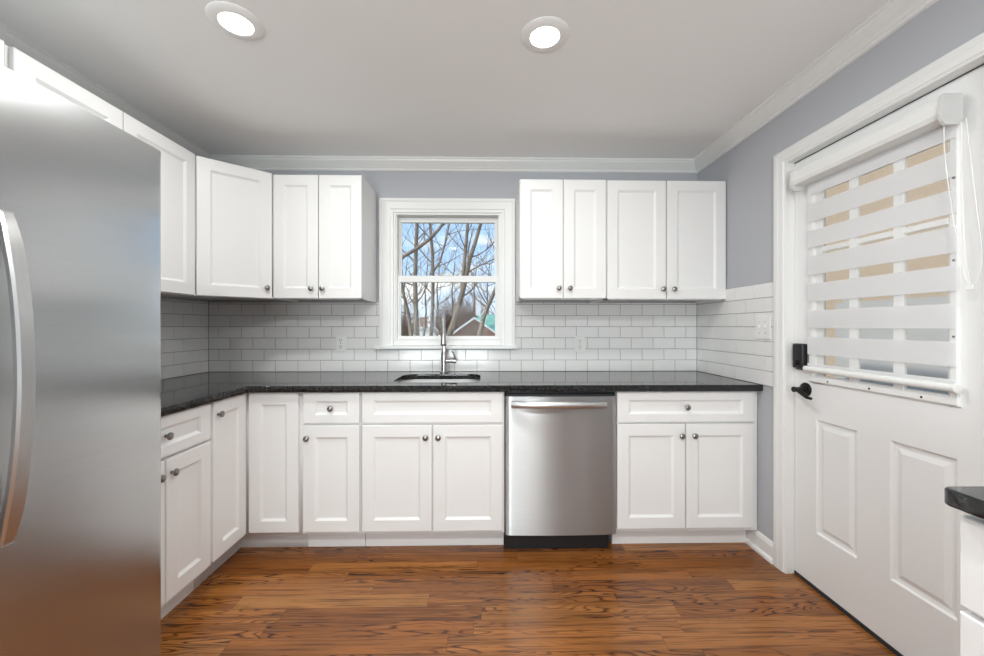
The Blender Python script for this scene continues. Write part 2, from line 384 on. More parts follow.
# ------------------------------------------------------------------ the room
def struct(name, bm, m, parent=None, **k):
    o = build(name, bm, m, parent, **k)
    if not parent: o['kind'] = 'structure'
    return o
T = 0.15
XDOOR = 1.545
struct('floor', newbox(XL, XR + 0.1, YR, D, -0.05, 0.0), M['oak'])
struct('ceiling', newbox(XL - T, XR + T, YR - T, D + T, CEIL, CEIL + 0.1), M['ceil'])
WX0, WX1, WZ0, WZ1 = -0.640, 0.116, 1.120, 2.030       # window opening in the back wall
b = newbox(XL - T, WX0, D, D + T, -0.05, CEIL); box(b, WX1, XR + T, D, D + T, -0.05, CEIL)
box(b, WX0, WX1, D, D + T, -0.05, WZ0); box(b, WX0, WX1, D, D + T, WZ1, CEIL)
wall_back = struct('wall_back', b, M['wall'])
wall_left = struct('wall_left', newbox(XL - T, XL, YR - T, D, -0.05, CEIL), M['wall'])
DH0, DH1, DHZ = 0.834, 1.644, 2.050                    # door opening, distances from the back wall
b = newbox(XR, XR + T, Y(DH0), D, -0.05, CEIL); box(b, XR, XR + T, YR - T, Y(DH1), -0.05, CEIL); box(b, XR, XR + T, Y(DH1), Y(DH0), DHZ, CEIL)
wall_right = struct('wall_right', b, M['wall'])
rx0, rx1, rz0, rz1 = -1.60, 0.10, 0.05, 2.18          # opening of a garden door added behind the viewer for light
b = newbox(XL, rx0, YR - T, YR, -0.05, CEIL); box(b, rx1, XR, YR - T, YR, -0.05, CEIL); box(b, rx0, rx1, YR - T, YR, -0.05, rz0); box(b, rx0, rx1, YR - T, YR, rz1, CEIL)
struct('wall_rear', b, M['wall'])

w2 = tag(empty('added_garden_door', (0, YR, 0)), kind='structure')  # frame of the unseen garden door, added along with the fill light
b = newbox(rx0, rx0 + 0.06, -0.10, -0.02, rz0, rz1); box(b, rx1 - 0.06, rx1, -0.10, -0.02, rz0, rz1); box(b, rx0, rx1, -0.10, -0.02, rz0, rz0 + 0.06); box(b, rx0, rx1, -0.10, -0.02, rz1 - 0.06, rz1)
box(b, (rx0 + rx1) / 2 - 0.05, (rx0 + rx1) / 2 + 0.05, -0.10, -0.02, rz0 + 0.06, rz1 - 0.06)
build('frame', b, M['trim'], w2)
# crown moulding : profile (out from wall, down from ceiling)
CROWN = [(0.0, 0.0), (0.066, 0.0), (0.066, -0.010), (0.060, -0.013), (0.056, -0.024), (0.040, -0.040), (0.026, -0.052), (0.020, -0.060), (0.014, -0.062), (0.014, -0.072), (0.008, -0.076), (0.0, -0.078)]
struct('trim_1', sweep(bmesh.new(), CROWN, (XL, D, CEIL), (XR, D, CEIL), (0, -1, 0), (0, 0, 1)), M['trim'])
struct('trim_2', sweep(bmesh.new(), CROWN, (XR, YR, CEIL), (XR, D, CEIL), (-1, 0, 0), (0, 0, 1)), M['trim'])
struct('trim_3', sweep(bmesh.new(), CROWN, (XL, YR, CEIL), (XL, D, CEIL), (1, 0, 0), (0, 0, 1)), M['trim'])
BASE = [(0, 0), (0.026, 0), (0.026, 0.012), (0.020, 0.022), (0.013, 0.024), (0.013, 0.082), (0.010, 0.092), (0.005, 0.102), (0.0, 0.104)]
struct('baseboard_right', sweep(bmesh.new(), BASE, (XR, Y(0.759), 0), (XR, Y(0.50), 0), (-1, 0, 0), (0, 0, 1)), M['trim'])

# ------------------------------------------------------------------ tiled backsplash (surface of the walls)
TW, TH, GR = 0.1557, 0.0785, 0.0028
def tiles(bm, u0, u1, z0, z1, phase, mapf, cut=None, th=0.008):
    def slab(a0, a1, c0, c1):
        if a1 - a0 < 0.006 or c1 - c0 < 0.006: return
        e = 0.0012; lo = []; hi = []
        for (a, c, ia, ic) in ((a0, c0, 1, 1), (a1, c0, -1, 1), (a1, c1, -1, -1), (a0, c1, 1, -1)):
            lo.append(bm.verts.new(mapf(a, c, th - e))); hi.append(bm.verts.new(mapf(a + ia * e, c + ic * e, th)))
        bk = [bm.verts.new(mapf(a, c, 0.003)) for a, c in ((a0, c0), (a1, c0), (a1, c1), (a0, c1))]
        fs = [bm.faces.new(hi)]
        for k in range(4):
            fs.append(bm.faces.new((lo[k], lo[(k + 1) % 4], hi[(k + 1) % 4], hi[k]))); fs.append(bm.faces.new((bk[k], bk[(k + 1) % 4], lo[(k + 1) % 4], lo[k])))
    row = 0; z = z0
    while z < z1 - 0.004:
        zt = min(z + TH, z1); ph = phase + (TW / 2 if row % 2 == 0 else 0.0)
        u = ph + math.floor((u0 - ph) / TW) * TW
        while u < u1:
            a0, a1, c0, c1 = max(u, u0) + GR / 2, min(u + TW, u1) - GR / 2, z + GR / 2, zt - GR / 2
            if cut and a1 > cut[0] and a0 < cut[1] and c1 > cut[2]:
                slab(a0, min(a1, cut[0]), c0, c1); slab(max(a0, cut[1]), a1, c0, c1)
                slab(max(a0, cut[0]), min(a1, cut[1]), c0, min(c1, cut[2]))
            else: slab(a0, a1, c0, c1)
            u += TW
        z += TH; row += 1
    bmesh.ops.recalc_face_normals(bm, faces=bm.faces[:])
    return bm
ZT = 0.9165
b = tiles(bmesh.new(), XL + 0.008, XR - 0.008, ZT, 1.4005, -1.8474, lambda u, z, t: (u, D - t, z), cut=(-0.737, 0.213, 1.069))
struct('tile_backsplash', b, M['tile'], wall_back)
b = newbox(XL, -0.737, D - 0.0055, D + 0.0, 0.9163, 1.4005); box(b, 0.213, XR, D - 0.0055, D, 0.9163, 1.4005); box(b, -0.737, 0.213, D - 0.0055, D, 0.9163, 1.069)
struct('grout', b, M['grout'], wall_back)
b = tiles(bmesh.new(), 0.008, 0.759, ZT, 1.4655, 0.2955 - TW / 2, lambda u, z, t: (XR - t, D - u, z))
struct('tile_backsplash', b, M['tile'], wall_right)
struct('grout', newbox(XR - 0.0055, XR, Y(0.759), D, 0.9163, 1.4655), M['grout'], wall_right)
b = tiles(bmesh.new(), 0.008, 1.459, ZT, 1.4005, 0.2345 + TW / 2, lambda u, z, t: (XL + t, D - u, z))
struct('tile_backsplash', b, M['tile'], wall_left)
struct('grout', newbox(XL, XL + 0.0055, Y(1.459), D, 0.9163, 1.4005), M['grout'], wall_left)

# ------------------------------------------------------------------ window_1 over the sink
win = tag(empty('window_1', (0, D, 0)), kind='structure')
CAS = [(0, 0), (0, 0.012), (0.018, 0.013), (0.024, 0.018), (0.070, 0.020), (0.078, 0.024), (0.095, 0.024), (0.095, 0)]   # across, thickness (inner edge first)
b = mitre_frame(bmesh.new(), CAS, WX0, WX1, 1.0985, WZ1, lambda x, z, t: (x, -t, z))
build('casing', b, M['trim'], win)
b = newbox(-0.770, 0.230, -0.042, 0.03, 1.074, 1.098, 0.006, 3); box(b, WX0 + 0.001, WX1 - 0.001, 0.031, T, WZ0 - 0.02, WZ0 + 0.010)
build('sill', b, M['trim'], win)
b = newbox(WX0 - 0.001, WX0 + 0.014, 0.0, T, WZ0, WZ1); box(b, WX1 - 0.014, WX1 + 0.001, 0.0, T, WZ0, WZ1); box(b, WX0 + 0.0142, WX1 - 0.0142, 0.0, T, WZ1 - 0.014, WZ1 + 0.001)
for s0, s1 in ((WX0 + 0.014, WX0 + 0.022), (WX1 - 0.022, WX1 - 0.014)): box(b, s0, s1, 0.012, 0.03, WZ0 + 0.02, WZ1 - 0.0145)
box(b, WX0 + 0.001, WX1 - 0.001, -0.006, 0.028, 1.0985, WZ0 + 0.018, 0.003)
build('jamb', b, M['trim'], win)
def sash(name, y0, y1, x0, x1, z0, z1, gx0, gx1, gz0, gz1):
    b = newbox(x0, gx0, y0, y1, z0, z1, 0.003); box(b, gx1, x1, y0, y1, z0, z1, 0.003)
    box(b, gx0 - 0.004, gx1 + 0.004, y0, y1, gz1, z1, 0.003); box(b, gx0 - 0.004, gx1 + 0.004, y0, y1, z0, gz0, 0.003)
    for q in (0.006,):   # glazing bead
        box(b, gx0 - 0.001, gx0 + q, y0 + 0.008, y1 - 0.004, gz0, gz1); box(b, gx1 - q, gx1 + 0.001, y0 + 0.008, y1 - 0.004, gz0, gz1)
    o = build(name, b, M['trim'], win)
    build('pane', newbox(gx0 - 0.002, gx1 + 0.002, (y0 + y1) / 2, (y0 + y1) / 2 + 0.003, gz0 - 0.002, gz1 + 0.002), M['glass'], o)
    return o
sash('upper_sash', 0.068, 0.100, WX0 + 0.014, WX1 - 0.014, 1.552, 2.014, -0.605, 0.074, 1.596, 1.979)
lo = sash('lower_sash', 0.030, 0.064, WX0 + 0.014, WX1 - 0.014, 1.136, 1.592, -0.604, 0.078, 1.164, 1.546)
tag(build('sash_lift', newbox(-0.29, -0.23, 0.020, 0.032, 1.5925, 1.600, 0.002), M['plate'], lo))

# ------------------------------------------------------------------ door_1 in the right wall
door = tag(empty('door_1', (XDOOR, Y(0.838), 0), -PI / 2), kind='structure')   # local x = away from back wall, local -y = into room
DW_, DHH = 0.802, 2.026
lite = (0.112, 0.664, 0.972 - 0.018 + 0.012, 1.868 - 0.018)
pans = [(0.125, 0.328, 0.250, 0.781), (0.462, 0.676, 0.250, 0.781)]
prof = [(0.006, 0.007), (0.016, 0.009), (0.022, 0.009), (0.040, 0.003)]
slab = panel_slab(bmesh.new(), DW_, DHH, 0.0, pans, prof, 0.002, holes=[lite])
bmesh.ops.translate(slab, verts=slab.verts[:], vec=(0, 0, 0))
# give the slab its 44 mm : back sheet with the same light opening
lx0, lx1, lz0, lz1 = lite
for (a0, a1, c0, c1) in ((0, lx0, 0, DHH), (lx1, DW_, 0, DHH), (lx0, lx1, 0, lz0), (lx0, lx1, lz1, DHH)):
    box(slab, a0, a1, 0.012, 0.044, c0, c1)
for (a0, a1, c0, c1) in ((0, 0.004, 0, DHH), (DW_ - 0.004, DW_, 0, DHH), (0, DW_, 0, 0.004), (0, DW_, DHH - 0.004, DHH)):
    box(slab, a0, a1, 0.0025, 0.02, c0, c1)
slab_o = build('slab', slab, M['door'], door, loc=(0, 0, 0.018))
# plastic light frame with screws, muntins and glass
fr = bmesh.new()
FX0, FX1, FZ0, FZ1 = 0.092, 0.690, 0.971, 1.895
FP = [(0, 0), (0, 0.006), (0.006, 0.011), (0.024, 0.011), (0.034, 0.005), (0.036, 0)]
mitre_frame(fr, FP, FX0, FX1, FZ0, FZ1, lambda x, z, t: (x, -t, z), True, -1)
ix0, ix1, iz0, iz1 = 0.166, 0.657, FZ0 + 0.017, FZ1 - 0.030
for (a0, a1, c0, c1) in ((lx0, ix0, lz0, lz1 + 0.018), (ix1, lx1, lz0, lz1 + 0.018), (lx0, lx1, lz0 + 0.0, iz0), (lx0, lx1, iz1, lz1 + 0.03)):
    box(fr, a0, a1, -0.0005, 0.012, c0, c1)
frame_o = build('lite_frame', fr, M['trim'], door)
for k, (sx_, sz_) in enumerate([(0.20, FZ0 + 0.014), (0.391, FZ0 + 0.014), (0.58, FZ0 + 0.014), (FX1 - 0.014, 1.20), (FX1 - 0.014, 1.45), (FX1 - 0.014, 1.72)]):
    build('screw', lathe(bmesh.new(), [(0.0042, 0), (0.0042, 0.001)], (sx_, -0.0108, sz_), '-Y', 10), M['slot'], frame_o)
mu = bmesh.new()
for c in (0.3215, 0.5015): box(mu, c - 0.020, c + 0.020, -0.0105, 0.0045, iz0 - 0.002, iz1 + 0.002, 0.005)
for c in (1.288, 1.584): box(mu, ix0 - 0.002, ix1 + 0.002, -0.0095, 0.0045, c - 0.012, c + 0.012, 0.004)
build('muntin_grid', mu, M['trim'], frame_o)
build('pane', newbox(ix0 - 0.004, ix1 + 0.004, 0.0050, 0.0085, iz0 - 0.004, iz1 + 0.004), M['glass'], frame_o)
build('weatherstrip', box(newbox(-0.0038, DW_ + 0.003, -0.001, 0.040, 2.0443, 2.0478), -0.0028, -0.0006, 0.002, 0.040, 0.02, 2.044), M['gasket'], door)
build('door_sweep', newbox(0.0, DW_, -0.004, 0.044, 0.002, 0.0175), M['gasket'], door)
# deadbolt keypad
kb = newbox(0.018, 0.082, -0.030, 0.0, 1.030, 1.150, 0.008, 3)
kp = build('deadbolt', kb, M['black'], door, smooth=40)
build('thumb_turn', lathe(bmesh.new(), [(0.014, 0), (0.014, 0.006), (0.011, 0.008)], (0.050, -0.030, 1.058), '-Y', 20), M['bronze'], kp, smooth=35)
build('deadbolt_base', newbox(0.010, 0.088, -0.006, -0.0002, 1.020, 1.145, 0.003), M['grille'], kp)
# lever handle
lv = bmesh.new(); hx, hz = 0.068, 0.930
lathe(lv, [(0.033, 0.0), (0.033, 0.004), (0.030, 0.009), (0.020, 0.012), (0.013, 0.014), (0.011, 0.05), (0.013, 0.052), (0.013, 0.062), (0.009, 0.066)], (hx, 0, hz), '-Y', 28)
le = build('lever_handle', lv, M['bronze'], door, smooth=40)
b = bmesh.new()
pts = [(hx - 0.005, -0.056, hz), (hx + 0.02, -0.058, hz + 0.001), (hx + 0.05, -0.058, hz - 0.014), (hx + 0.075, -0.056, hz - 0.026), (hx + 0.095, -0.054, hz - 0.028)]
tube(b, pts, [0.011, 0.010, 0.009, 0.008, 0.006], 12); bmesh.ops.scale(b, verts=b.verts[:], vec=(1, 1, 1))
build('lever', b, M['bronze'], le, smooth=60)
build('latch_plate', newbox(-0.0012, 0.0, 0.004, 0.034, 0.87, 0.99), M['bronze'], door)
# casing and jamb in room coordinates, children of the door
inv = door.matrix_basis.inverted()
def room_child(name, bm, m, **k):
    bmesh.ops.transform(bm, matrix=inv, verts=bm.verts[:]); return build(name, bm, m, door, **k)
DC = [(a * 0.886, t) for a, t in [(0, 0), (0, 0.010), (0.010, 0.012), (0.016, 0.016), (0.048, 0.018), (0.054, 0.020), (0.078, 0.020), (0.088, 0.016), (0.088, 0)]]
b = mitre_frame(bmesh.new(), DC, 0.838, 1.642, 0.0, 2.050, lambda d, z, t: (XR - t, Y(d), z), kz=0.835)
room_child('casing', b, M['trim'])
b = newbox(XR - 0.004, XR + T, Y(DH0 + 0.0025), Y(0.824), 0, 2.058); box(b, XR - 0.004, XR + T, Y(1.652), Y(DH1 - 0.002), 0, 2.058); box(b, XR - 0.004, XR + T, Y(1.652), Y(0.824), 2.048, 2.060)
for (d0, d1, z0, z1) in ((0.834, 0.846, 0.0, 2.05), (1.632, 1.646, 0.0, 2.05), (0.834, 1.646, 2.036, 2.05)):
    box(b, XDOOR + 0.046, XDOOR + 0.07, Y(d1), Y(d0), z0, z1)
room_child('jamb', b, M['trim'])
room_child('threshold', newbox(XDOOR - 0.004, XR + T + 0.03, Y(1.648), Y(0.832), -0.02, 0.0015), M['grille'])

# ------------------------------------------------------------------ cabinets
def knob_bm(): return lathe(bmesh.new(), [(0.0075, 0.0), (0.0055, 0.004), (0.0055, 0.011), (0.0135, 0.015), (0.0155, 0.019), (0.0145, 0.023), (0.009, 0.0265), (0.003, 0.028)], (0, 0, 0), '-Y', 20)
KNOB = bpy.data.meshes.new('knob'); _b = knob_bm(); _b.normal_update(); _b.to_mesh(KNOB); _b.free(); KNOB.materials.append(M['knob'])
for p in KNOB.polygons: p.use_smooth = True
KNOB.set_sharp_from_angle(angle=math.radians(40))
def add_knob(parent, x, z, y):
    o = bpy.data.objects.new('knob', KNOB); COL.objects.link(o); o.parent = parent; o.location = (x, y, z); return o
SHAKER = [(0.004, 0.003), (0.012, 0.009), (0.016, 0.0095)]
def front(root, kind, x0, x1, z0, z1, ydoor, knob=None, rail=0.062, loc_rot=None, t=0.019):
    w, h = x1 - x0, z1 - z0
    rx = min(rail, w * 0.3); rz = min(rail, h * 0.27)
    bm = panel_slab(bmesh.new(), w, h, t, [(rx, w - rx, rz, h - rz)], SHAKER, 0.0025)
    o = build(kind, bm, M['cab'], root); o.location = (x0, ydoor, z0)
    if knob: add_knob(o, knob[0] - x0, knob[1] - z0, -t)
    return o
def base_cabinet(name, label, origin, rz, w, fronts, toe=True, z1=0.8795, depth=0.62, group='white base cabinets', toe_x=None):
    r = thing(name, label, 'cabinet', origin, rz, group)
    if name == 'sink_cabinet':
        bb_ = newbox(0.0015, 0.018, -depth, -0.002, 0.106, z1); box(bb_, w - 0.018, w - 0.0015, -depth, -0.002, 0.106, z1); box(bb_, 0.018, w - 0.018, -depth, -0.002, 0.106, 0.124)
        box(bb_, 0.018, w - 0.018, -0.014, -0.002, 0.124, z1); box(bb_, 0.018, w - 0.018, -depth, -depth + 0.019, 0.69, z1); box(bb_, 0.36, w - 0.36, -depth, -depth + 0.019, 0.124, 0.69)
    else: bb_ = newbox(0.0015, w - 0.0015, -depth, -0.002, 0.106, z1, 0.0008, 1)
    build('body', bb_, M['cab'], r)
    t0, t1 = toe_x or (0.0015, w - 0.0015)
    b = newbox(t0, t1, -depth + 0.068, -0.05, 0.0, 0.1055); build('toe_kick', b, M['cab'], r)
    for f in fronts: front(r, *f[:5], -depth - 0.0005, *(f[5:]))
    return r
def wall_cabinet(name, label, origin, rz, w, z0, z1, fronts, depth=0.325, group='white wall cabinets'):
    r = thing(name, label, 'cabinet', origin, rz, group)
    b = newbox(0.0012, w - 0.0012, -depth, -0.009, z0 + 0.016, z1, 0.0008, 1)
    for q in (0.0012, w - 0.0172): box(b, q, q + 0.016, -depth, -0.009, z0, z0 + 0.018)
    box(b, 0.0012, w - 0.0012, -depth, -depth + 0.019, z0, z0 + 0.018)
    build('body', b, M['cab'], r)
    build('bottom_panel', newbox(0.018, w - 0.018, -depth + 0.02, -0.010, z0 + 0.0135, z0 + 0.0158), M['cab_in'], r)
    for f in fronts: front(r, *f[:5], -depth - 0.0005, *(f[5:]))
    return r

# base run on the back wall (local x = world x - origin x)
def B(x0, w, name, label, fr, **k): return base_cabinet(name, label, (x0, D, 0), 0.0, w, [(f[0], f[1] - x0, f[2] - x0, f[3], f[4]) + ((tuple((f[5][0] - x0, f[5][1])),) if len(f) > 5 and f[5] else ()) for f in fr], **k)
B(-0.990, 0.320, 'base_cabinet', 'narrow white base cabinet with one drawer over one door', [
    ('drawer', -0.978, -0.677, 0.711, 0.8765, (-0.828, 0.792)), ('door', -0.978, -0.677, 0.124, 0.699, (-0.955, 0.632))])
B(-0.670, 0.777, 'sink_cabinet', 'white sink cabinet with knobless false front over a pair of doors', [
    ('false_front', -0.664, 0.0965, 0.711, 0.8775), ('door', -0.664, -0.2875, 0.124, 0.699, (-0.320, 0.634)), ('door', -0.2795, 0.0965, 0.124, 0.699, (-0.252, 0.634))])
B(0.7185, 0.789, 'base_cabinet', 'white base cabinet right of the dishwasher, wide drawer over two doors', [
    ('drawer', 0.7215, 1.476, 0.709, 0.8765, (1.100, 0.793)), ('door', 0.7215, 1.095, 0.127, 0.699, (1.071, 0.636)), ('door', 1.101, 1.476, 0.127, 0.699, (1.141, 0.637))], toe_x=(0.0015, 0.770))

# corner base cabinet (L-shaped)
r = thing('corner_base_cabinet', 'white corner base cabinet with two doors folded into the inside corner', 'cabinet', (0, 0, 0), 0.0, 'white base cabinets')
Lc = [(XL + 0.002, Y(0.002)), (-0.9915, Y(0.002)), (-0.9915, Y(0.62)), (-1.295, Y(0.62)), (-1.295, Y(0.906)), (XL + 0.002, Y(0.906))]
prism('body', Lc, [], 0.106, 0.8795, 0.0006, M['cab'], r, 0)
Lt = [(XL + 0.05, Y(0.05)), (-0.9915, Y(0.05)), (-0.9915, Y(0.552)), (-1.363, Y(0.552)), (-1.363, Y(0.906)), (XL + 0.05, Y(0.906))]
prism('toe_kick', Lt, [], 0.0, 0.1055, 0.0004, M['cab'], r, 0)
o = front(r, 'door', -1.268, -1.003, 0.124, 0.8765, Y(0.6205))
o = front(r, 'door', 0, 0.252, 0.124, 0.8765, 0.0, (0.028, 0.814)); o.rotation_euler = (0, 0, PI / 2); o.location = (-1.2945, Y(0.897), 0.124)
# left run base cabinet beside the fridge : local x runs from the camera end towards the back wall
x0d = 1.452
base_cabinet('base_cabinet', 'white base cabinet between the fridge and the corner cabinet', (XL, Y(x0d), 0), PI / 2, x0d - 0.908, [
    ('drawer', x0d - 1.440, x0d - 0.918, 0.711, 0.8765, (x0d - 1.180, 0.795)),
    ('door', x0d - 1.440, x0d - 1.182, 0.124, 0.699, (x0d - 1.218, 0.640)), ('door', x0d - 1.176, x0d - 0.918, 0.124, 0.699, (x0d - 1.150, 0.640))], depth=0.629)
# cabinets beside the door at the right, running towards the camera : local x = distance from 2.003
d0 = 2.011
base_cabinet('base_cabinet', 'white base cabinet cropped at the right edge, beside the white door', (XR, Y(d0), 0), -PI / 2, 0.46, [
    ('drawer', 0.004, 0.456, 0.684, 0.862, (0.23, 0.772)), ('door', 0.004, 0.456, 0.124, 0.672, (0.425, 0.61))], depth=0.552)

# wall cabinets
ZU0, ZU1 = 1.400, 2.150
wall_cabinet('wall_cabinet', 'white two-door wall cabinet left of the window', (-1.3015, D, 0), 0.0, 0.5455, ZU0, ZU1 + 0.013, [
    ('door', 0.0085, 0.2785, ZU0 + 0.004, ZU1 + 0.010, (0.242, 1.464)), ('door', 0.2845, 0.5445, ZU0 + 0.004, ZU1 + 0.010, (0.310, 1.464))])
wall_cabinet('wall_cabinet', 'white wall cabinet with narrow doors right of the window', (0.2135, D, 0), 0.0, 0.539, ZU0, ZU1 - 0.005, [
    ('door', 0.0035, 0.268, ZU0 + 0.006, ZU1 - 0.008, (0.243, 1.468)), ('door', 0.274, 0.537, ZU0 + 0.006, ZU1 - 0.008, (0.311, 1.468))])
wall_cabinet('wall_cabinet', 'white wall cabinet with wide doors against the right wall', (0.7540, D, 0), 0.0, 0.7525, ZU0 - 0.002, ZU1 - 0.008, [
    ('door', 0.005, 0.371, ZU0 + 0.002, ZU1 - 0.011, (0.349, 1.464)), ('door', 0.379, 0.748, ZU0 + 0.002, ZU1 - 0.011, (0.417, 1.464))])
u0 = 1.440
wall_cabinet('wall_cabinet', 'white wall cabinet on the left wall beside the diagonal corner cabinet', (XL, Y(u0), 0), PI / 2, u0 - 0.591, ZU0 - 0.002, ZU1 + 0.022, [
    ('door', u0 - 1.428, u0 - 1.031, ZU0 + 0.002, ZU1 + 0.020, (u0 - 1.060, 1.464)), ('door', u0 - 1.024, u0 - 0.603, ZU0 + 0.002, ZU1 + 0.020, (u0 - 0.990, 1.464))], depth=0.328)
v0 = 2.36
wall_cabinet('wall_cabinet', 'short white wall cabinet above the steel fridge', (XL, Y(v0), 0), PI / 2, v0 - 1.446, 1.860, ZU1 + 0.022, [
    ('door', 0.008, 0.452, 1.866, ZU1 + 0.020, (0.42, 1.90)), ('door', 0.459, v0 - 1.454, 1.866, ZU1 + 0.020, (0.49, 1.90))], depth=0.328)
r = thing('corner_wall_cabinet', 'white diagonal corner wall cabinet with one wide angled door', 'cabinet', (0, 0, 0), 0.0, 'white wall cabinets')
pA, pB = Vector((-1.596, Y(0.588))), Vector((-1.3045, Y(0.325)))
po = [(XL + 0.009, Y(0.009)), (-1.3045, Y(0.009)), tuple(pB), tuple(pA), (XL + 0.009, Y(0.588))]
prism('body', po, [], ZU0 + 0.016, ZU1 + 0.015, 0.0006, M['cab'], r, 0)
dv = (pB - pA); wd = dv.length; ang = math.atan2(dv.y, dv.x)
rim = bmesh.new(); box(rim, 0, wd, 0.0, 0.018, ZU0, ZU0 + 0.0158); 
o = build('bottom_rail', rim, M['cab'], r); o.location = (pA.x, pA.y, 0); o.rotation_euler = (0, 0, ang)
o = front(r, 'door', 0, wd - 0.020, 0, ZU1 - ZU0 + 0.015, 0, (wd - 0.050, 0.064)); o.rotation_euler = (0, 0, ang)
nrm = Vector((dv.y, -dv.x)).normalized(); e = pA + dv.normalized() * 0.010 + nrm * 0.0008; o.location = (e.x, e.y, ZU0 + 0.002)

# ------------------------------------------------------------------ worktops
CT0, CT1 = 0.8815, 0.9160
def rrect(x0, x1, y0, y1, r, n=6):
    out = []
    for cx, cy, a0 in ((x1 - r, y1 - r, 0), (x0 + r, y1 - r, PI / 2), (x0 + r, y0 + r, PI), (x1 - r, y0 + r, 3 * PI / 2)):
        for k in range(n + 1): out.append((cx + r * math.cos(a0 + PI / 2 * k / n), cy + r * math.sin(a0 + PI / 2 * k / n)))
    return out
SX0, SX1, SY0, SY1 = -0.532, -0.030, Y(0.545), Y(0.150)
CF = 0.664; CLX = -1.259
top = [(XL + 0.001, Y(0.001)), (XL + 0.001, Y(1.459)), (CLX, Y(1.459)), (CLX, Y(CF)), (XR - 0.001, Y(CF)), (XR - 0.001, Y(0.001))]
o = prism('countertop', top, [list(reversed(rrect(SX0, SX1, SY0, SY1, 0.09)))], CT0, CT1, 0.003, M['granite'])
tag(o, 'long polished black granite countertop running round the corner under the window', 'countertop')
top2 = [(0.908, Y(2.06)), (0.908, Y(2.021)), (0.912, Y(2.012)), (0.921, Y(2.008)), (XR - 0.002, Y(2.008)), (XR - 0.002, Y(2.50)), (0.908, Y(2.50))]
o = prism('countertop', top2, [], CT0, CT1, 0.004, M['granite'])
tag(o, 'short black granite countertop cropped at the right edge near the door', 'countertop')

# sink, hung under the opening
r = thing('kitchen_sink', 'undermount stainless steel sink set in the black countertop', 'sink', ((SX0 + SX1) / 2, (SY0 + SY1) / 2, 0.70))
b = bmesh.new(); hw, hd = (SX1 - SX0) / 2 + 0.004, (SY1 - SY0) / 2 + 0.004
rings = []
for (k, z, rad) in ((0.016, 0.1805, 0.09), (0.0, 0.1805, 0.09), (-0.008, 0.03, 0.08), (-0.03, 0.006, 0.06), (-0.19, 0.0, 0.02)):
    rings.append([b.verts.new((p[0], p[1], z)) for p in rrect(-hw - k, hw + k, -hd - k, hd + k, max(rad, 0.01))])
for A, C in zip(rings, rings[1:]):
    for i in range(len(A)): b.faces.new((A[i], A[(i + 1) % len(A)], C[(i + 1) % len(A)], C[i]))
b.faces.new(rings[-1]); bmesh.ops.recalc_face_normals(b, faces=b.faces[:])
for f in b.faces: f.normal_flip() if f.calc_center_median().z < 0.01 and f.normal.z < 0 else None
build('basin', b, M['steel_sink'], r, smooth=50, uv=True)
build('drain', lathe(bmesh.new(), [(0.043, 0.0), (0.043, 0.004), (0.030, 0.003), (0.028, 0.0015)], (0, 0.03, 0.0005)), M['chrome'], r, smooth=40)

# faucet
fx = -0.279; fy = Y(0.088)
r = thing('kitchen_faucet', 'brushed nickel pull-down kitchen faucet behind the sink', 'faucet', (fx, fy, CT1 + 0.0005))
b = bmesh.new(); lathe(b, [(0.027, 0.0), (0.027, 0.006), (0.021, 0.012), (0.019, 0.05), (0.021, 0.10), (0.020, 0.135), (0.014, 0.155), (0.0115, 0.165)], (0, 0, 0), 'Z', 28)
build('body', b, M['chrome'], r, smooth=40)
pts = [(0, 0, 0.160), (0, 0, 0.315)]
for k in range(1, 13):
    a = PI * k / 12; R = 0.078
    pts.append((0.006 * (1 - math.cos(a)), -R * (1 - math.cos(a)), 0.315 + R * 1.12 * math.sin(a)))
pts.append((0.013, -0.157, 0.300)); 
build('gooseneck', tube(bmesh.new(), pts, 0.0115, 16), M['chrome'], r, smooth=60)
b = bmesh.new(); lathe(b, [(0.0125, 0.0), (0.0145, -0.012), (0.0165, -0.05), (0.0185, -0.092), (0.0185, -0.100)], (0.013, -0.157, 0.302), 'Z', 24)
sh = build('spray_head', b, M['chrome'], r, smooth=40)
build('nozzle_ring', lathe(bmesh.new(), [(0.0180, 0.0), (0.0180, -0.007), (0.012, -0.010)], (0.013, -0.157, 0.2018), 'Z', 24), M['black'], sh, smooth=40)
hb = bmesh.new(); lathe(hb, [(0.014, 0.012), (0.0145, 0.052), (0.0165, 0.062), (0.0165, 0.080), (0.012, 0.085)], (0, 0, 0.082), 'X', 22)
h_ = build('handle', hb, M['chrome'], r, smooth=40)
build('lever', tube(bmesh.new(), [(0.074, 0, 0.094), (0.073, -0.004, 0.112), (0.066, -0.012, 0.134), (0.055, -0.022, 0.150)], [0.007, 0.0065, 0.006, 0.005], 12), M['chrome'], h_, smooth=60)

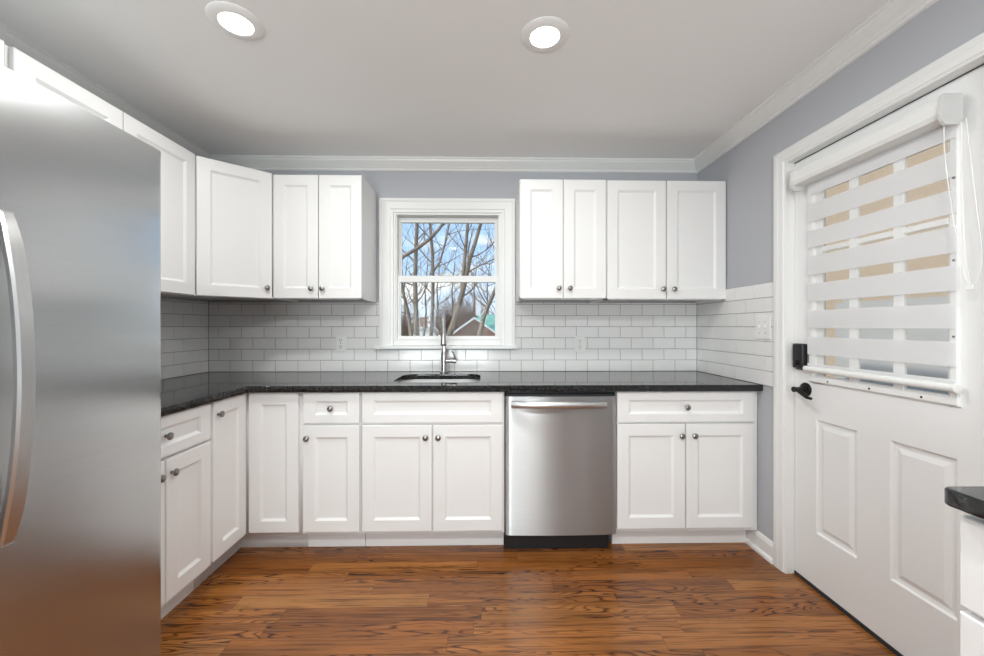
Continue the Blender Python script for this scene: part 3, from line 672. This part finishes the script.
# ------------------------------------------------------------------ dishwasher
x0, x1 = 0.1125, 0.7165
r = thing('dishwasher', 'stainless steel dishwasher built under the countertop', 'dishwasher', ((x0 + x1) / 2, D, 0))
hw = (x1 - x0) / 2 + 0.0005
build('tub', newbox(-hw + 0.004, hw - 0.004, -0.615, -0.03, 0.098, 0.876), M['black'], r)
build('toe_panel', newbox(-hw + 0.002, hw - 0.028, -0.590, -0.10, 0.0, 0.096), M['black'], r)
def dw_door():
    b = bmesh.new(); nx, nz = 40, 14; z0, z1 = 0.098, 0.851
    grid = []
    for i in range(nx + 1):
        u = -1 + 2 * i / nx; x = u * hw
        col = []
        for j in range(nz + 1):
            v = j / nz; z = z0 + (z1 - z0) * v
            roll = max(0.0, (abs(u) - 0.93) / 0.07) ** 2 * 0.007
            bow = 0.007 * (1 - u * u)
            ends = (max(0.0, (v - 0.93) / 0.07) ** 2 + max(0.0, (0.06 - v) / 0.06) ** 2) * 0.003
            col.append(b.verts.new((x, -0.640 - bow + roll + ends, z)))
        grid.append(col)
    for i in range(nx):
        for j in range(nz): b.faces.new((grid[i][j], grid[i + 1][j], grid[i + 1][j + 1], grid[i][j + 1]))
    back = [[b.verts.new((c.co.x, -0.617, c.co.z)) for c in col] for col in grid]
    for i in range(nx):
        b.faces.new((grid[i][nz], grid[i + 1][nz], back[i + 1][nz], back[i][nz])); b.faces.new((grid[i + 1][0], grid[i][0], back[i][0], back[i + 1][0]))
    for j in range(nz):
        b.faces.new((grid[0][j], grid[0][j + 1], back[0][j + 1], back[0][j])); b.faces.new((grid[nx][j + 1], grid[nx][j], back[nx][j], back[nx][j + 1]))
    bmesh.ops.recalc_face_normals(b, faces=b.faces[:]); return b
dd = build('door', dw_door(), M['steel_dw'], r, smooth=50, uv=True)
cp = build('control_strip', newbox(-hw + 0.006, hw - 0.006, -0.634, -0.616, 0.8515, 0.866, 0.003), M['black'], r)
b = bmesh.new(); n = 24; prev = None
for i in range(n + 1):
    u = -1 + 2 * i / n; x = -0.015 + u * 0.258; yy = -0.655 - 0.040 * (1 - abs(u) ** 2.6); zz = 0.810 + 0.004 * (1 - u * u) 
    ring = [b.verts.new((x, yy - 0.010 * math.cos(a), zz + 0.019 * math.sin(a))) for a in [2 * PI * k / 12 for k in range(12)]]
    if prev:
        for k in range(12): b.faces.new((prev[k], prev[(k + 1) % 12], ring[(k + 1) % 12], ring[k]))
    else: b.faces.new(list(reversed(ring)))
    prev = ring
b.faces.new(prev); bmesh.ops.recalc_face_normals(b, faces=b.faces[:])
for s in (-1, 1): box(b, -0.015 + s * 0.252 - 0.008, -0.015 + s * 0.252 + 0.008, -0.660, -0.640, 0.790, 0.822)
build('handle', b, M['steel_handle'], dd, smooth=50, uv=True)

# ------------------------------------------------------------------ refrigerator on the left
FXF = -1.050
r = thing('refrigerator', 'tall stainless steel refrigerator with a long curved bar handle', 'refrigerator', (XL + 0.03, Y(1.462), 0), PI / 2)
# local x = towards back wall (0 at far edge, negative towards camera), local -y = into room
W_ = 0.905; dep = FXF - (XL + 0.03)
build('body', newbox(-W_ + 0.004, -0.004, -dep + 0.075, -0.0, 0.02, 1.785, 0.004), M['grille'], r)
build('toe_grille', newbox(-W_ + 0.01, -0.01, -dep + 0.05, -dep + 0.0745, 0.0, 0.075), M['black'], r)
def fdoor(a0, a1, nm):
    b = bmesh.new(); pr = []
    R = 0.022; n = 8; t = 0.066
    pr += [(a0, 0.0)]
    for k in range(n + 1):
        a = PI - PI / 2 * k / n; pr.append((a0 + R + R * math.cos(a), -(t - R + R * math.sin(a))))
    m_ = 10
    for k in range(1, m_):
        u = k / m_; pr.append((a0 + R + (a1 - a0 - 2 * R) * u, -t - 0.004 * math.sin(PI * u)))
    for k in range(n + 1):
        a = PI / 2 - PI / 2 * k / n; pr.append((a1 - R + R * math.cos(a), -(t - R + R * math.sin(a))))
    pr += [(a1, 0.0)]
    sweep(b, pr, (0, -dep + t + 0.003, 0.085), (0, -dep + t + 0.003, 1.803), (1, 0, 0), (0, 1, 0))
    return build(nm, b, M['steel_fridge'], r, smooth=30, uv=True)
fd = fdoor(-0.478, -0.0015, 'fridge_door'); fz = fdoor(-W_, -0.484, 'freezer_door')
def fhandle(ctr, parent):
    b = bmesh.new(); n = 36; prev = None; z0, z1 = 0.758, 1.486
    for i in range(n + 1):
        s = i / n; z = z0 + (z1 - z0) * s; q = 1 - (2 * s - 1) ** 2
        y = -dep - 0.004 - 0.046 * q ** 0.8
        wv = 0.0175 * (0.70 + 0.30 * min(1, q * 3)); tk = 0.0065
        sec = [(-wv, tk), (-wv, -tk * 0.3), (-wv * 0.75, -tk), (wv * 0.75, -tk), (wv, -tk * 0.3), (wv, tk)]
        ring = [b.verts.new((ctr + a, y + c, z)) for a, c in sec]
        if prev:
            for k in range(6): b.faces.new((prev[k], prev[(k + 1) % 6], ring[(k + 1) % 6], ring[k]))
        else: b.faces.new(list(reversed(ring)))
        prev = ring
    b.faces.new(prev)
    for zc in (z0 + 0.02, z1 - 0.02): box(b, ctr - 0.011, ctr + 0.011, -dep - 0.012, -dep + 0.002, zc - 0.02, zc + 0.02)
    bmesh.ops.recalc_face_normals(b, faces=b.faces[:])
    return build('handle', b, M['steel_handle'], parent, smooth=35, uv=True)
fhandle(-0.440, fd); fhandle(-0.522, fz)
for q in (-0.05, -W_ + 0.05): build('hinge_cover', newbox(q - 0.035, q + 0.035, -dep + 0.02, -dep + 0.12, 1.8035, 1.815, 0.004), M['grille'], r)

# ------------------------------------------------------------------ roller blind on the door
r = thing('roller_blind', 'white day-and-night roller blind with sheer bands hung on the door', 'blind', (XDOOR, Y(0.838), 0), -PI / 2)
# local x = distance - 0.838 ; local -y into the room (XDOOR - X)
b = bmesh.new()
CP = [(-0.040, 0.0), (-0.070, 0.006), (-0.078, 0.020), (-0.078, 0.058), (-0.070, 0.074), (-0.056, 0.080), (-0.018, 0.080), (-0.018, 0.0)]
sweep(b, CP, (0.082, 0, 1.902), (0.694, 0, 1.902), (0, 1, 0), (0, 0, 1))
cas = build('cassette', b, M['plate'], r)
b = bmesh.new(); EC = [(-0.088, 0.02), (-0.083, 0.082), (-0.075, 0.088), (-0.020, 0.090), (-0.012, 0.084), (-0.012, 0.005), (-0.028, -0.012), (-0.070, -0.012), (-0.082, 0.0)]
sweep(b, EC, (0.694, 0, 1.893), (0.703, 0, 1.893), (0, 1, 0), (0, 0, 1)); build('end_cap', b, M['cap'], cas)
b = sweep(bmesh.new(), EC, (0.073, 0, 1.893), (0.082, 0, 1.893), (0, 1, 0), (0, 0, 1)); build('end_cap', b, M['cap'], cas)
for q in (0.10, 0.66): build('bracket', newbox(q, q + 0.03, -0.0178, -0.0115, 1.93, 1.985), M['plate'], cas)
zb0, zb1 = 1.045, 1.925; ctrs = [1.827, 1.702, 1.582, 1.453, 1.329, 1.205, 1.081]; hh = 0.021
segs = []; z = zb0
for c in reversed(ctrs):
    segs.append(('band', z, c - hh)); segs.append(('sheer', c - hh, c + hh)); z = c + hh
segs.append(('band', z, zb1))
fab = bmesh.new(); she = bmesh.new()
for kd, a0, a1 in segs:
    if kd == 'band': box(fab, 0.098, 0.688, -0.0180, -0.0168, a0, a1)
    else: box(she, 0.098, 0.688, -0.0176, -0.0172, a0, a1)
fo = build('fabric_band', fab, M['fabric'], r); build('sheer_band', she, M['sheer'], fo)
b = bmesh.new(); RB = [(0.012 * math.cos(a) - 0.026, 0.0135 * math.sin(a) + 1.034) for a in [2 * PI * k / 14 for k in range(14)]]
sweep(b, RB, (0.094, 0, 0), (0.694, 0, 0), (0, 1, 0), (0, 0, 1))
rb = build('bottom_rail', b, M['plate'], r, smooth=40)
build('rail_cap', lathe(bmesh.new(), [(0.0165, 0), (0.0165, 0.006), (0.012, 0.008)], (0.6944, -0.026, 1.034), 'X', 18), M['plate'], rb, smooth=40)
inv_b = r.matrix_basis.inverted()
def chain(pxs, X):
    pts = [inv_b @ at_x(px, py, X) for px, py in pxs]
    out = []
    for i in range(len(pts) - 1):
        for k in range(6):
            t = k / 6; p0, p1, p2, p3 = pts[max(i - 1, 0)], pts[i], pts[i + 1], pts[min(i + 2, len(pts) - 1)]
            out.append(0.5 * ((2 * p1) + (-p0 + p2) * t + (2 * p0 - 5 * p1 + 4 * p2 - p3) * t * t + (-p0 + 3 * p1 - 3 * p2 + p3) * t ** 3))
    return out + [pts[-1]]
build('cord', tube(bmesh.new(), chain([(944, 126), (944.5, 150), (949, 190), (956, 235), (963, 268), (968, 284)], 1.485), 0.0016, 6), M['plate'], r, smooth=60)
build('cord', tube(bmesh.new(), chain([(961, 122), (962, 170), (963, 220), (966, 260), (970, 284)], 1.490), 0.0016, 6), M['plate'], r, smooth=60)
build('cord', tube(bmesh.new(), chain([(966, 118), (971, 160), (977, 210), (982, 255), (979, 277), (972, 286)], 1.500), 0.0016, 6), M['plate'], r, smooth=60)
p = inv_b @ at_x(970, 287, 1.490)
build('cord_connector', newbox(p.x - 0.010, p.x + 0.010, p.y - 0.005, p.y + 0.005, p.z - 0.010, p.z + 0.007, 0.003), M['plate'], r)

# ------------------------------------------------------------------ outlets and switch
def outlet(x, z, label):
    r = thing('wall_outlet', label, 'outlet', (x, Y(0.0082), z), 0.0, 'outlets in the tiled backsplash')
    build('cover_plate', newbox(-0.036, 0.036, -0.006, 0, -0.058, 0.058, 0.003), M['plate'], r)
    for dz in (-0.022, 0.022):
        s = build('socket', lathe(bmesh.new(), [(0.0165, 0.0), (0.0165, 0.002), (0.0155, 0.0025)], (0, -0.0058, dz), '-Y', 20), M['plate'], r)
        b = bmesh.new()
        for q in (-0.0062, 0.0062): box(b, q - 0.0013, q + 0.0013, -0.0090, -0.0082, dz - 0.001, dz + 0.009)
        box(b, -0.0026, 0.0026, -0.0090, -0.0082, dz - 0.011, dz - 0.006)
        build('slot', b, M['slot'], s)
    build('screw', lathe(bmesh.new(), [(0.003, 0.0), (0.003, 0.001)], (0, -0.006, 0), '-Y', 10), M['chrome'], r)
outlet(-1.003, 1.113, 'white wall outlet in the tiles left of the sink window')
outlet(0.668, 1.108, 'white wall outlet in the tiles right of the sink window')
r = thing('light_switch', 'white double switch plate on the tiles beside the door', 'switch', (XR - 0.0082, Y(0.676), 1.227), -PI / 2)
build('cover_plate', newbox(-0.058, 0.058, -0.006, 0, -0.062, 0.062, 0.003), M['plate'], r)
for q in (-0.023, 0.023):
    t_ = build('toggle', newbox(q - 0.005, q + 0.005, -0.016, -0.005, -0.002, 0.011, 0.002), M['plate'], r)
    for dz in (-0.030, 0.030): build('screw', lathe(bmesh.new(), [(0.003, 0.0), (0.003, 0.001)], (q, -0.006, dz), '-Y', 10), M['chrome'], r)

# ------------------------------------------------------------------ recessed ceiling lights
def downlight(x, y, label, watts=LAMP_W):
    r = thing('ceiling_light', label, 'light', (x, y, CEIL), 0.0, 'recessed ceiling lights')
    b = lathe(bmesh.new(), [(0.0565, -0.003), (0.059, -0.0095), (0.066, -0.0095), (0.090, -0.007), (0.097, -0.002), (0.097, -0.0002), (0.0565, -0.0002)], (0, 0, 0), 'Z', 40)
    build('trim_ring', b, M['ceil'], r, smooth=40)
    build('lens', lathe(bmesh.new(), [(0.056, -0.004), (0.056, -0.0070), (0.054, -0.0080)], (0, 0, 0), 'Z', 36), M['lens'], r)
    l = bpy.data.lights.new('lamp', 'AREA'); l.shape = 'DISK'; l.size = 0.11; l.energy = watts; l.color = (0.965, 0.985, 0.98)
    lo_ = bpy.data.objects.new('lamp', l); COL.objects.link(lo_); lo_.parent = r; lo_.location = (0, 0, -0.013)
downlight(-0.950, Y(1.255), 'lit round recessed ceiling light nearer the fridge')
downlight(0.239, Y(1.207), 'lit round recessed ceiling light nearer the window, right of centre')
downlight(-0.450, Y(2.90), 'added unseen ceiling fill lamp behind the viewer on the fridge side', 20.0)  # unseen lamp added as fill, fridge side
downlight(0.45, Y(2.90), 'added unseen ceiling fill lamp behind the viewer on the door side', 20.0)  # its twin, also added out of view to light the room

# ------------------------------------------------------------------ outdoors beyond the window and the door
GZ = -0.55
struct('ground', newbox(-60, 60, D + 0.5, 120, GZ - 0.2, GZ), M['lawn'])
struct('terrain', newbox(XR + 0.25, 60, -20, D + 0.45, -0.35, -0.15), M['lawn'])

def branch(bm, rnd, p, d, length, rad, depth, spread=0.5, up=0.12, n=5, kids=(3, 5)):
    pts = [p]; rads = [rad]; segs = 5
    for i in range(segs):
        d = (d + Vector((rnd.uniform(-1, 1), rnd.uniform(-0.4, 0.4), rnd.uniform(-1, 1))) * 0.20 + Vector((0, 0, up * 0.4))).normalized()
        pts.append(pts[-1] + d * length / segs); rads.append(rad * (1 - 0.72 * (i + 1) / segs))
    tube(bm, pts, rads, n, cap=False)
    if depth <= 0: return
    for k in range(rnd.randint(*kids)):
        s = rnd.uniform(0.25, 1.0); i = min(int(s * segs), segs - 1); q = pts[i].lerp(pts[i + 1], s * segs - i)
        dd = (d + Vector((rnd.uniform(-1, 1), rnd.uniform(-0.35, 0.35), rnd.uniform(-0.3, 0.9))) * spread * 1.6).normalized()
        branch(bm, rnd, q, dd, length * rnd.uniform(0.45, 0.72), max(rads[i] * rnd.uniform(0.4, 0.6), rad * 0.10), depth - 1, spread, up, max(4, n - 1), kids)
def tree(label, y, trunks, depth, seed, group='bare trees outside the window', side=7, kids=(3, 4), length=1.6, name='bare_tree', z_lo=0.30):
    """trunks : list of (photo pixels, radius low, radius high, reaches the ground), sizes as at 12 m"""
    rnd = random.Random(seed); k = y / 12.0; lines = []
    for pxs, r0, r1, ground in trunks:
        pts = [at_y(px, py, y) for px, py in pxs]
        if ground: pts.insert(0, Vector((pts[0].x + (pts[0].x - pts[1].x) * 0.3, y, GZ)))
        n = len(pts); lines.append((pts, [k * (r0 + (r1 - r0) * i / (n - 1)) for i in range(n)]))
    off = lines[0][0][0].copy()
    r = thing(name, label, 'tree', tuple(off), 0.0, group); bt = bmesh.new(); bb = bmesh.new()
    for pts, rads in lines:
        pts = [q - off for q in pts]; tube(bt, pts, rads, 9)
        for m in range(side):
            s = rnd.uniform(z_lo, 1.0) * (len(pts) - 1); i = min(int(s), len(pts) - 2); q = pts[i].lerp(pts[i + 1], s - i); rr = rads[i] * 0.36
            a = rnd.uniform(0, 2 * PI); d = Vector((math.cos(a), math.sin(a) * 0.35, rnd.uniform(0.1, 1.1))).normalized()
            branch(bb, rnd, q, d, k * length * rnd.uniform(0.6, 1.1), max(rr, 0.012 * k), depth, kids=kids)
    build('trunk', bt, M['bark'], r, smooth=60); build('branches', bb, M['bark'], r, smooth=60)
    return r
tree('bare tree whose long limb slants across the upper window pane', 6.5, [
    ([(384, 336), (386, 300), (389, 276), (396, 264), (404, 256), (418, 248), (431, 238), (439, 229), (445, 220), (449, 205)], 0.075, 0.045, True)], 2, 41, side=6, length=1.1)
tree('bare tree leaning right outside, over the green roof', 9.5, [
    ([(479, 336), (484, 316), (489, 304), (495, 290), (503, 270), (512, 235)], 0.075, 0.05, True)], 2, 33, side=6)
tree('thick leaning bare tree outside, dividing high into two limbs', 13.0, [
    ([(449, 336), (453, 325), (458, 308), (464, 286), (469, 262), (476, 240), (484, 212), (490, 190)], 0.115, 0.04, True),
    ([(462, 292), (463.5, 270), (466, 245), (468, 220), (470, 190)], 0.065, 0.04, False)], 2, 25, side=7)
tree('bare tree with two trunks outside, left side of the window', 17.0, [
    ([(417, 336), (416, 310), (415, 280), (416, 250), (417, 222), (418, 190)], 0.085, 0.05, True),
    ([(411, 336), (409, 316), (403, 292), (399, 266), (392, 225)], 0.07, 0.03, True)], 2, 3, side=7)
tree('slim forked bare tree outside, behind the faucet neck', 21.0, [
    ([(431, 336), (432.5, 310), (433, 285), (432.5, 255), (430, 225), (427, 190)], 0.065, 0.04, True),
    ([(433, 272), (440, 262), (446, 240), (450, 220), (452, 195)], 0.035, 0.018, False)], 2, 11, side=7)
for lab, y, px, sd in (('small bare tree far off between the two-trunk and slim trees', 37.5, 424, 51), ('small bare tree far off above the brick gable', 44.0, 473, 52),
                       ('small bare tree far off between the slim tree and the thick leaning one', 50.0, 451, 55), ('small bare tree far off behind the green roof', 62.0, 486, 56), ('small bare tree far off behind the trunk of the slim tree', 66.0, 436, 57),
                       ('small bare tree far off at the right edge of the window', 36.5, 497, 53), ('small bare tree far off at the left edge of the window', 42.0, 403, 54)):
    tree(lab, y, [([(px, 334), (px + 2, 312), (px + 1, 290), (px + 4, 262)], 0.045, 0.012, True)], 2, sd, side=10, kids=(4, 5), length=1.3, z_lo=0.2)
# twiggy bushes
def shrub(label, px, y, top, sd, num=16):
    rnd = random.Random(sd); p0 = at_y(px, 336, y); bm = bmesh.new(); h = at_y(px, top, y).z - GZ
    for k in range(num):
        a = rnd.uniform(0, 2 * PI); d = Vector((math.cos(a) * 0.40, math.sin(a) * 0.15, 1)).normalized()
        branch(bm, rnd, Vector((rnd.uniform(-.25, .25) * h / 3, rnd.uniform(-.1, .1), 0)), d, h * rnd.uniform(0.5, 0.75), 0.0024 * y, 2, 0.45, 0.15, 4, (3, 5))
    o = build('bare_shrub', bm, M['twig'], None, smooth=60); o.location = (p0.x, y, GZ)
    return tag(o, label, 'shrub', 'bare shrubs outside the window')
shrub('tall reddish twiggy shrub outside, beside the leaning thick tree', 466, 33.0, 298, 71, 64)
shrub('twiggy shrub outside against the brick gable of the green-roofed house', 482, 26.5, 329, 72, 26)
shrub('low twiggy shrub outside, left behind the two-trunk tree', 404, 30.0, 312, 73, 44)
shrub('twiggy shrub outside, behind the faucet and the slim tree', 447, 36.2, 305, 74, 60)

# brick gable house with green roof
def gable_house(label, y, ex0, ex1, apex_x, ez, az, depth, wall_m, roof_m, name='house'):
    r = thing(name, label, 'house', (apex_x, y, GZ), 0.0, 'houses outside the window')
    bm = bmesh.new(); prf = [(ex0 - apex_x, 0), (ex1 - apex_x, 0), (ex1 - apex_x, ez - GZ), (0, az - GZ), (ex0 - apex_x, ez - GZ)]
    sweep(bm, prf, (0, 0, 0), (0, depth, 0), (1, 0, 0), (0, 0, 1)); build('wall', bm, wall_m, r)
    bm = bmesh.new()
    for ex in (ex0 - apex_x, ex1 - apex_x):
        s = 1 if ex > 0 else -1; dx = ex + s * 0.25; dz = (ez - GZ) - 0.25 * (az - ez) / abs(ex)
        sweep(bm, [(0, az - GZ + 0.02), (dx, dz + 0.02), (dx, dz + 0.13), (0, az - GZ + 0.15)], (0, -0.3, 0), (0, depth + 0.3, 0), (1, 0, 0), (0, 0, 1))
    build('roof', bm, roof_m, r)
    bm = bmesh.new()
    for ex in (ex0 - apex_x, ex1 - apex_x):
        s = 1 if ex > 0 else -1; dx = ex + s * 0.27; dz = (ez - GZ) - 0.27 * (az - ez) / abs(ex)
        sweep(bm, [(0, az - GZ + 0.0), (dx, dz + 0.0), (dx, dz + 0.14), (0, az - GZ + 0.16)], (0, -0.36, 0), (0, -0.3, 0), (1, 0, 0), (0, 0, 1))
    build('rake_board', bm, M['siding_white'], r)
    return r
HY = 28.2
a0 = at_y(450, 335, HY); a1 = at_y(474.5, 319, HY); ke = HY / 22.0
h1 = gable_house('brick gabled house with green roof outside, lower right of the window', HY, a0.x, a1.x + (a1.x - a0.x), a1.x, a0.z - 0.1, a1.z, 3.0, M['brick'], M['brick'])
build('chimney', newbox(0.05 * ke, 0.32 * ke, 0.8, 1.1, 2.0 * ke, 3.0 * ke), M['siding_white'], h1)
# its cross wing carries the green slope
zr0 = at_y(490, 334, HY).z - GZ; zr1 = at_y(478, 317, HY).z - GZ
bm = bmesh.new(); sweep(bm, [(0, zr0), (0, zr0 + 0.06), (3.4, zr1 + 0.30), (3.4, zr1 + 0.22)], (0.15, 0.4, 0), (9.5, 0.4, 0), (0, 1, 0), (0, 0, 1))
build('wing_roof', bm, M['green_roof'], h1)
build('wing_wall', newbox(a1.x - a0.x + 0.05, 9.3, 0.9, 3.8, 0, zr0), M['brick'], h1)
p0 = at_y(434, 336, 50); p1 = at_y(444, 322, 50)
h2 = gable_house('white sided house with grey roof far outside, behind the faucet', 50.0, p0.x, p1.x + 0.3, (p0.x + p1.x) / 2 + 0.3, p1.z - 0.3, p1.z + 0.45, 6.0, M['siding_white'], M['grey_roof'])
build('window', newbox(0.1, 0.7, -0.04, 0.02, 1.2, 2.6), M['pane_dark'], h2)
p0 = at_y(400, 336, 56); p1 = at_y(430, 329, 56)
h3 = gable_house('low pale house with brick chimney far outside, left of window', 56.0, p0.x, p1.x, (p0.x + p1.x) / 2, p1.z - 0.1, p1.z + 0.35, 6.0, M['siding_white'], M['grey_roof'])
q = at_y(422, 323, 56); build('chimney', newbox(q.x - h3.location.x - 0.5, q.x - h3.location.x + 0.5, 1.0, 2.0, 1.0, at_y(422, 317, 56).z - GZ), M['brick'], h3)

# beyond the glazed door : tan clapboard house and a weathered fence
r = thing('neighbour_house', 'tan clapboard wall of a house seen through the door blind', 'house', (5.2, 0.8, -0.15))
build('wall', newbox(0, 3.0, -4.5, 5.5, 0, 5.2), M['tan_siding'], r)
build('eave', newbox(-0.35, 3.2, -4.8, 5.8, 5.2, 5.4), M['siding_white'], r)
fz_ = thing('board_fence', 'weathered grey board fence seen low through the door blind', 'fence', (3.6, 0.8, -0.15))
build('board_panel', newbox(0, 0.04, -3.6, 3.2, 0, 1.62), M['grey_fence'], fz_)
for q in (-3.5, -1.2, 1.0, 3.1): build('post', newbox(0.042, 0.13, q - 0.05, q + 0.05, 0, 1.75), M['grey_fence'], fz_)
